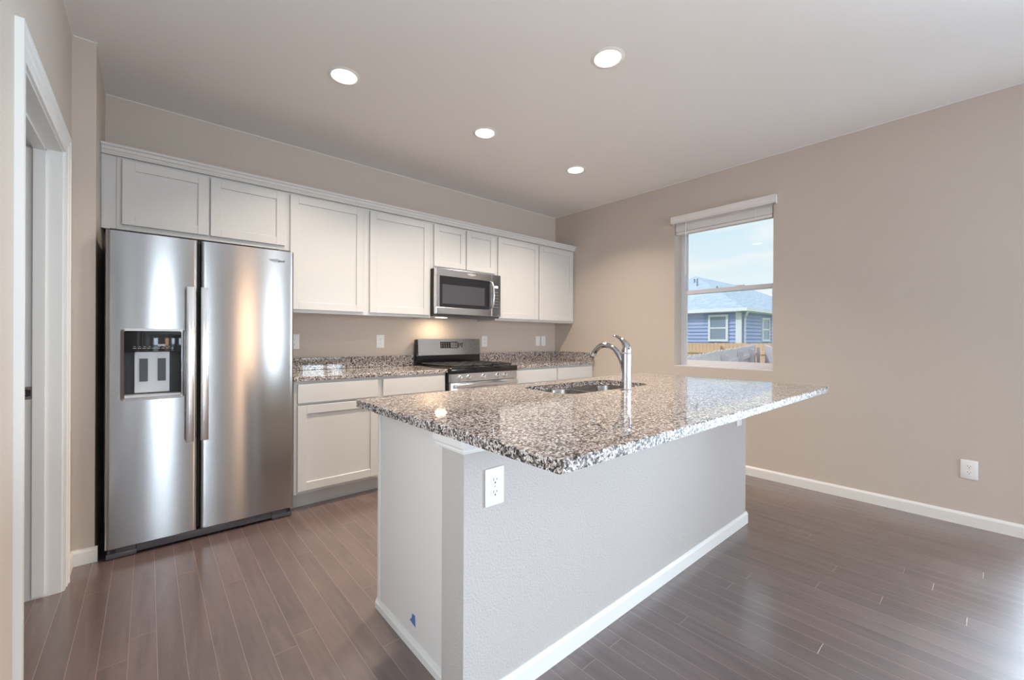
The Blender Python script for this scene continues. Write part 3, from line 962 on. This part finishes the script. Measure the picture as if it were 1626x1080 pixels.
def outlet(kind):
    t = thing('outlet' if kind != 'switch' else 'light_switch', '', 'outlet' if kind != 'switch' else 'switch')
    MB().box(-0.038, -0.006, -0.060, 0.038, 0, 0.060, 0.003, 2).build('cover_plate', 'plastic_white', t, True)
    if kind == 'duplex':
        for zc in (0.0195, -0.0195):
            m_ = MB()
            pts = []
            for k in range(32):
                a = 2 * PI * k / 32
                pts.append((0.0172 * math.cos(a), max(-0.0135, min(0.0135, 0.0172 * math.sin(a))) + zc))
            m_.prism(pts, 'y', -0.0072, -0.004)
            m_.mi = 1
            m_.box(-0.0075, -0.0076, zc + 0.000, -0.0055, -0.007, zc + 0.008).box(0.0052, -0.0076, zc + 0.001, 0.0072, -0.007, zc + 0.007)
            m_.lathe((0, -0.0070, zc - 0.0065), [(0.0026, 0), (0.0026, -0.0006)], 'y', 12)
            m_.build('receptacle', ['plastic_white', 'dark_slot'], t)
        MB().lathe((0, -0.0058, 0), [(0.0028, 0), (0.0028, -0.0008)], 'y', 12).build('cover_screw', 'silver_plastic', t)
    elif kind == 'switch':
        MB().prism([(-0.0075, 0.033), (-0.004, 0.033), (-0.004, -0.033), (-0.0055, -0.033), (-0.0085, 0.0)], 'x', -0.0165, 0.0165).build('rocker', 'plastic_white', t)
        for z in (0.048, -0.048):
            MB().lathe((0, -0.0058, z), [(0.0026, 0), (0.0026, -0.0008)], 'y', 12).build('cover_screw', 'silver_plastic', t)
    else:
        MB().box(-0.0165, -0.0075, -0.033, 0.0165, -0.004, 0.033, 0.001, 1).build('receptacle', 'plastic_white', t)
        m_ = MB()
        for zc in (0.018, -0.018):
            m_.box(-0.0075, -0.0080, zc, -0.0055, -0.0074, zc + 0.008).box(0.0052, -0.0080, zc, 0.0072, -0.0074, zc + 0.007)
            m_.lathe((0, -0.0074, zc - 0.006), [(0.0024, 0), (0.0024, -0.0006)], 'y', 12)
        m_.build('slots', 'dark_slot', t)
    return t


protos = {k: outlet(k) for k in ('duplex', 'switch', 'square')}
used = set()
for kind, loc, rz, label in (
        ('duplex', (0.890, YB, 1.147), 0, 'white wall outlet half hidden by the edge of the fridge'),
        ('duplex', (1.611, YB, 1.148), 0, 'white wall outlet on the back wall between the fridge and the stove'),
        ('square', (2.812, YB, 1.146), 0, 'white wall outlet just beyond the top corner of the stove back'),
        ('switch', (3.637, YB, 1.149), 0, 'white rocker light switch in the far corner, the larger plate of a pair'),
        ('square', (3.734, YB, 1.149), 0, 'white wall outlet in the far corner beside the rocker switch'),
        ('duplex', (XR, 0.108, 0.357), -PI / 2, 'white wall outlet low on the bare wall beyond the window'),
        ('duplex', (0.838, 1.052, 0.707), 0, 'white outlet on the island knee wall near the blue tape end'),
        ('duplex', (2.790, 1.052, 0.700), 0, 'white outlet under the island overhang at the end nearest the window')):
    o = protos[kind] if kind not in used else copy_tree(protos[kind])
    used.add(kind)
    o.location = loc
    o.rotation_euler = (0, 0, rz)
    o['label'] = label
    if kind != 'switch':
        o['group'] = 'white outlets'

# ------------------------------------------------------------------ island
IX0, IX1, IY0, IY1, IZ = 0.676, 2.925, 0.617, 1.808, 0.914
KX0, KX1, KY0, KY1 = 0.722, 2.905, 1.052, 1.176
isl = thing('kitchen_island', 'kitchen island base with a textured grey knee wall and white end panel', 'island', (1.8, 1.4, 0))
PX, PYB = 0.765, 1.768
MB().box(KX0, KY0, 0, KX1, KY1, 0.8835).build('knee_wall', 'knee_wall_paint', isl)
MB().box(PX, KY1, 0.0, PX + 0.018, PYB, 0.8835).build('end_panel', 'panel_white', isl)
MB().box(KX1 - 0.040, KY1, 0.0, KX1 - 0.022, PYB, 0.8835).build('end_panel', 'panel_white', isl)
m_ = MB().box(PX + 0.018, PYB - 0.02, 0.114, KX1 - 0.04, PYB - 0.001, 0.16).box(PX + 0.018, PYB - 0.02, 0.84, KX1 - 0.04, PYB - 0.001, 0.8835)
for x in (PX + 0.018, 1.30, 1.36, 2.36, KX1 - 0.09):
    m_.box(x, PYB - 0.02, 0.16, x + 0.05, PYB - 0.001, 0.84)
m_.box(PX + 0.018, PYB - 0.09, 0, KX1 - 0.04, PYB - 0.075, 0.114).box(PX + 0.018, KY1 + 0.001, 0.114, KX1 - 0.04, PYB - 0.02, 0.13)
m_.build('face_frame', 'cabinet_white', isl)
for a, c in ((0.80, 1.325), (1.38, 1.87), (1.88, 2.375), (2.40, 2.855)):
    shaker(a, c, 0.135, 0.862, PYB + 0.019, 1).build('door', 'cabinet_white', isl)
# corner bead on the end panel, base moulding
MB().box(PX - 0.006, PYB - 0.022, 0.042, PX, PYB, 0.8835, 0.002, 1).build('corner_trim', 'trim_white', isl)
MB().prism([(PX, 0), (PX - 0.012, 0), (PX - 0.012, 0.026), (PX - 0.008, 0.032), (PX - 0.006, 0.036), (PX - 0.003, 0.042), (PX, 0.042)], 'y', KY1, PYB + 0.008).build('base_molding', 'trim_white', isl)
m_ = MB().prism([(KY0 - p[0], p[1]) for p in base_profile(0.072, 0.012)], 'x', KX0, KX1 + 0.012)
m_.prism([(KX1 + p[0], p[1]) for p in base_profile(0.072, 0.012)], 'y', KY0 - 0.0, KY1)
m_.build('baseboard', 'trim_white', isl)
cap = lambda s0, sg: [(s0, 0.828), (s0 + sg * 0.006, 0.829), (s0 + sg * 0.009, 0.836), (s0 + sg * 0.009, 0.842), (s0 + sg * 0.016, 0.850), (s0 + sg * 0.019, 0.860), (s0 + sg * 0.019, 0.8835), (s0, 0.8835)]
m_ = MB()
capp = [(-p[0], p[1]) for p in cap(0.0, -1)]              # (outward, z)
rings = []
for px_, py_, nx_, ny_ in ((KX0, KY1 + 0.03, -1, 0), (KX0, KY0, -1, -1), (KX1, KY0, 0, -1)):
    rings.append([m_.bm.verts.new((px_ + nx_ * a, py_ + ny_ * a, c)) for a, c in capp])
for r0, r1 in zip(rings, rings[1:]):
    for k in range(len(r0)):
        m_.bm.faces.new((r0[k], r0[(k + 1) % len(r0)], r1[(k + 1) % len(r0)], r1[k]))
m_.bm.faces.new(rings[0]); m_.bm.faces.new(rings[-1])
m_.box(KX0, KY1, 0.828, PX, KY1 + 0.03, 0.8835)
m_.build('cap_molding', 'trim_white', isl)
SH = (1.500, 1.315, 2.240, 1.685)
top = MB().slab(rrect(IX0, IY0, IX1, IY1, 0.012, 5), [rrect(SH[0], SH[1], SH[2], SH[3], 0.09, 8)], IZ - 0.030, IZ, 0.003, 1).build('countertop', ['granite', 'granite_edge'])
tag(top, 'large speckled granite island countertop with a sink cut into it', 'countertop', 'granite countertops')
tape = [(1.4563, 0.1275), (1.4345, 0.1300), (1.4307, 0.0880), (1.4495, 0.0905), (1.4755, 0.0965), (1.4600, 0.1110)]
tag(MB().prism(tape, 'x', PX - 0.0012, PX - 0.0001).build('painters_tape', 'tape_blue'), 'torn scrap of blue painters tape low on the white island end panel', 'tape')

# sink
sk = thing('kitchen_sink', 'double bowl stainless steel sink set under the island countertop', 'sink', (1.87, 1.5, 0.7))
bowls = ((1.492, 1.305, 1.842, 1.695), (1.868, 1.305, 2.248, 1.695))
MB().slab(rrect(1.47, 1.285, 2.27, 1.715, 0.06, 6), [rrect(*bw, 0.07, 8) for bw in bowls], 0.8815, 0.8835).build('flange', 'sink_steel', sk)
for bw in bowls:
    m_ = MB()
    rings = []
    for d, z in ((0, 0.8835), (0.002, 0.876), (0.008, 0.72), (0.018, 0.703), (0.04, 0.695)):
        rings.append([m_.bm.verts.new((p[0], p[1], z)) for p in rrect(bw[0] + d, bw[1] + d, bw[2] - d, bw[3] - d, 0.07, 8)])
    for r0, r1 in zip(rings, rings[1:]):
        n = len(r0)
        for k in range(n):
            m_.bm.faces.new((r0[k], r0[(k + 1) % n], r1[(k + 1) % n], r1[k]))
    m_.bm.faces.new(rings[-1])
    bo = m_.build('bowl', 'sink_steel', sk, True, 60)
    MB().lathe(((bw[0] + bw[2]) / 2, 1.5, 0.6955), [(0.045, 0), (0.045, 0.002), (0.03, 0.001), (0.0, 0.0012)], seg=24).build('drain', 'chrome', bo, True)

# faucet
FX_, FY_ = 1.870, 1.252
fa = thing('faucet', 'chrome single handle kitchen faucet standing behind the island sink', 'faucet', (FX_, FY_, IZ))
MB().lathe((FX_, FY_, IZ), [(0.030, 0), (0.030, 0.004), (0.0265, 0.008), (0.0262, 0.10), (0.0268, 0.186), (0.0262, 0.192), (0.0235, 0.196), (0.0, 0.197)], seg=36).build('body', 'chrome', fa, True)
sp = [(FX_, FY_ + 0.006, 1.020), (FX_, 1.272, 1.055), (FX_, 1.292, 1.090), (FX_, 1.322, 1.121), (FX_, 1.358, 1.140), (FX_, 1.395, 1.145), (FX_, 1.430, 1.134), (FX_, 1.458, 1.108), (FX_, 1.470, 1.086)]
def smooth_path(p, r, n=5):
    P, R = [], []
    for i in range(len(p) - 1):
        p0, p1, p2, p3 = (Vector(p[max(0, min(len(p) - 1, j))]) for j in (i - 1, i, i + 1, i + 2))
        for k in range(n):
            t = k / n
            P.append(0.5 * ((2 * p1) + (p2 - p0) * t + (2 * p0 - 5 * p1 + 4 * p2 - p3) * t * t + (3 * p1 - p0 - 3 * p2 + p3) * t ** 3))
            R.append(r[i] + (r[i + 1] - r[i]) * t)
    P.append(Vector(p[-1])); R.append(r[-1])
    return P, R
P_, R_ = smooth_path(sp, [0.019, 0.0175, 0.0165, 0.0155, 0.0148, 0.0145, 0.0148, 0.0160, 0.0175])
MB().tube(P_, R_, 24).build('spout', 'chrome', fa, True)
MB().tube([(FX_, 1.468, 1.088), (FX_, 1.474, 1.079)], [0.0145, 0.0135], 20).build('spray_head', 'dark_grey_plastic', fa)
hd = [(FX_, FY_, 1.1108), (FX_, FY_ - 0.001, 1.124), (FX_, FY_ + 0.001, 1.140), (FX_, FY_ + 0.013, 1.160), (FX_, FY_ + 0.034, 1.178), (FX_, FY_ + 0.058, 1.190), (FX_, FY_ + 0.080, 1.197)]
P_, R_ = smooth_path(hd, [0.0245, 0.0245, 0.0215, 0.0155, 0.0105, 0.0072, 0.0045])
MB().tube(P_, R_, 24).build('lever_handle', 'chrome', fa, True)

# ------------------------------------------------------------------ outside the window
GZ = -0.75
g_ = MB().box(XR + 0.2, -14, GZ - 0.1, 46, 40, GZ).build('lawn', 'lawn')
tag(g_, 'pale lawn of the yard outside the kitchen window', 'ground', kind='structure')

hx, hyy, hw2, ez, rz_ = 18.0, 6.55, 3.85, 2.43, 4.49
hl = 32.6
house = thing('house', 'blue grey neighbouring house with a hipped shingle roof beyond the fence', 'house', (hx, hyy, GZ))
WX, WYY = hx + 0.30, hyy + 0.30
m_ = MB()
z = GZ
while z < ez - 0.05:
    t = 0.15
    zt = min(z + t, ez - 0.03)
    m_.prism([(WX - 0.045, z), (WX - 0.004, zt), (WX + 0.15, zt), (WX + 0.15, z)], 'y', WYY, hyy + 2 * hw2 - 0.3)
    z += t
m_.build('front_wall', 'house_siding', house)
m_ = MB()
z = GZ
while z < ez - 0.05:
    zt = min(z + 0.15, ez - 0.03)
    m_.prism([(WYY - 0.045, z), (WYY - 0.004, zt), (WYY + 0.15, zt), (WYY + 0.15, z)], 'x', WX, hl - 0.3)
    z += 0.15
m_.build('side_wall', 'house_siding', house)
m_ = MB()
A, B_, C_, D_ = (hx, hyy, ez), (hl, hyy, ez), (hl, hyy + 2 * hw2, ez), (hx, hyy + 2 * hw2, ez)
E_, F_ = (hx + hw2, hyy + hw2, rz_), (hl - hw2, hyy + hw2, rz_)
m_._new([A, B_, C_, D_, E_, F_], [(0, 4, 3), (0, 1, 5, 4), (1, 2, 5), (2, 3, 4, 5), (0, 3, 2, 1)])
m_.build('roof', 'roof_shingles', house)
MB().box(hx - 0.10, hyy - 0.10, ez - 0.11, hx + 0.02, hyy + 2 * hw2 + 0.1, ez + 0.02).box(hx + 0.02, hyy - 0.10, ez - 0.11, hl, hyy + 0.02, ez + 0.02).build('gutter', 'house_trim', house)
MB().box(hx - 0.08, hyy - 0.08, ez - 0.13, hx + 0.33, hyy + 2 * hw2, ez - 0.11).box(hx + 0.02, hyy + 0.02, ez - 0.13, hl, hyy + 0.33, ez - 0.11).build('soffit', 'house_trim', house)
MB().box(WX - 0.05, WYY - 0.05, GZ, WX + 0.06, WYY + 0.16, ez - 0.13).build('corner_board', 'house_trim', house)
MB().tube([(hx + 0.20, hyy - 0.04, ez - 0.10), (hx + 0.22, hyy + 0.02, ez - 0.22), (hx + 0.50, hyy + 0.18, ez - 0.34), (hx + 0.50, hyy + 0.20, ez - 0.5), (hx + 0.50, hyy + 0.20, GZ)], 0.045, 10).build('downspout', 'house_trim', house)


def house_window(y0, y1, z0, z1, x=None, side=False):
    m_ = MB()
    t = 0.09
    def bx(mm, a0, b0, a1, b1, d0, d1):
        if side: mm.box(a0, WYY + d0, b0, a1, WYY + d1, b1)
        else: mm.box(WX + d0, a0, b0, WX + d1, a1, b1)
    bx(m_, y0, z0, y0 + t, z1, -0.085, 0); bx(m_, y1 - t, z0, y1, z1, -0.085, 0)
    bx(m_, y0 + t, z0, y1 - t, z0 + t, -0.085, 0); bx(m_, y0 + t, z1 - t, y1 - t, z1, -0.085, 0)
    zm = (z0 + z1) / 2
    bx(m_, y0 + t, zm - 0.03, y1 - t, zm + 0.03, -0.075, 0)
    o = m_.build('house_window', 'house_trim', house)
    g = MB()
    bx(g, y0 + t, z0 + t, y1 - t, zm - 0.03, -0.060, -0.005); bx(g, y0 + t, zm + 0.03, y1 - t, z1 - t, -0.060, -0.005)
    g.build('pane', 'house_glass', o)


house_window(7.30, 8.12, 1.08, 2.22)
house_window(20.6, 21.5, 1.08, 2.15, side=True)
for px_, py_, h_ in ((20.6, 9.72, 0.42), (21.1, 10.1, 0.22), (20.0, 8.5, 0.2)):
    zr = ez + (px_ - hx) * (rz_ - ez) / hw2
    MB().lathe((px_, py_, zr - 0.05), [(0.035, 0), (0.035, h_)], seg=10).build('roof_vent', 'vent_grey', house)


def fence(name, label, p0, p1, z0, z1, h, m, board, posts, rails, cat='fence', dz=None):
    t = thing(name, label, cat, (p0[0], p0[1], GZ))
    p0, p1 = Vector((*p0, 0)), Vector((*p1, 0))
    L_ = (p1 - p0).length
    d = (p1 - p0) / L_
    n = Vector((-d.y, d.x, 0))
    if n.y > 0: n = -n                    # towards the house we look from
    if abs(d.x) < 0.1: n = Vector((-1, 0, 0))
    mb = MB()

    def obox(mm, s0, s1, zb0, zt0, zb1, zt1, o0, o1):
        a, c = p0 + d * s0, p0 + d * s1
        v = [a + n * o0 + U0 * zb0, c + n * o0 + U0 * zb1, c + n * o1 + U0 * zb1, a + n * o1 + U0 * zb0,
             a + n * o0 + U0 * zt0, c + n * o0 + U0 * zt1, c + n * o1 + U0 * zt1, a + n * o1 + U0 * zt0]
        mm._new([tuple(q) for q in v], [(0, 3, 2, 1), (4, 5, 6, 7), (0, 1, 5, 4), (1, 2, 6, 5), (2, 3, 7, 6), (3, 0, 4, 7)])
    zz = lambda s: z0 + (z1 - z0) * s / L_
    k = 0
    s = 0.0
    while s < L_ - board * 0.5:
        s1 = s + board - (0.008 if m == 'cedar' else 0.015)
        j = random.uniform(-0.012, 0.012)
        a, c = p0 + d * s, p0 + d * s1
        zt = zz(s) + j
        # dog-eared picket
        prof = [(s, GZ), (s1, GZ), (s1, zt - 0.03), (s1 - 0.02, zt), (s + 0.02, zt), (s, zt - 0.03)]
        v = [tuple(p0 + d * q[0] + n * 0.0 + U0 * q[1]) for q in prof] + [tuple(p0 + d * q[0] + n * -0.018 + U0 * q[1]) for q in prof]
        nn = len(prof)
        mb._new(v, [tuple(range(nn)), tuple(range(nn, 2 * nn))[::-1]] + [(i, nn + i, nn + (i + 1) % nn, (i + 1) % nn) for i in range(nn)])
        s += board
        k += 1

    mb.build('pickets', m, t)
    for rz in rails:
        mm = MB()
        obox(mm, 0, L_, zz(0) + rz - 0.045, zz(0) + rz + 0.045, zz(L_) + rz - 0.045, zz(L_) + rz + 0.045, 0.001, 0.04)
        mm.build('rail', m, t)
    for ps in posts:
        mm = MB()
        obox(mm, ps - 0.045, ps + 0.045, GZ, zz(ps) - 0.10, GZ, zz(ps) - 0.10, 0.041, 0.131)
        mm.build('post', m, t)
    return t


fence('picket_fence', 'weathered grey fence with rails and posts sloping away from the window', (5.9, 2.95), (15.3, 5.24), 0.93, 1.01, 1.8, 'grey_wood', 0.14, (0.6, 3.0, 5.4, 7.8, 9.6), (-0.30, -1.0))
fence('picket_fence', 'short grey fence panel turning back at the fence corner', (15.32, 4.95), (11.6, 3.45), 1.0, 0.95, 1.8, 'grey_wood', 0.14, (0.08, 2.2), (-0.25, -1.0))
fence('picket_fence', 'orange cedar fence in front of the blue house', (16.3, 3.4), (16.3, 13.0), 1.04, 1.04, 1.8, 'cedar', 0.14, (1.0, 3.4, 5.8, 8.2), (-0.35, -1.2))
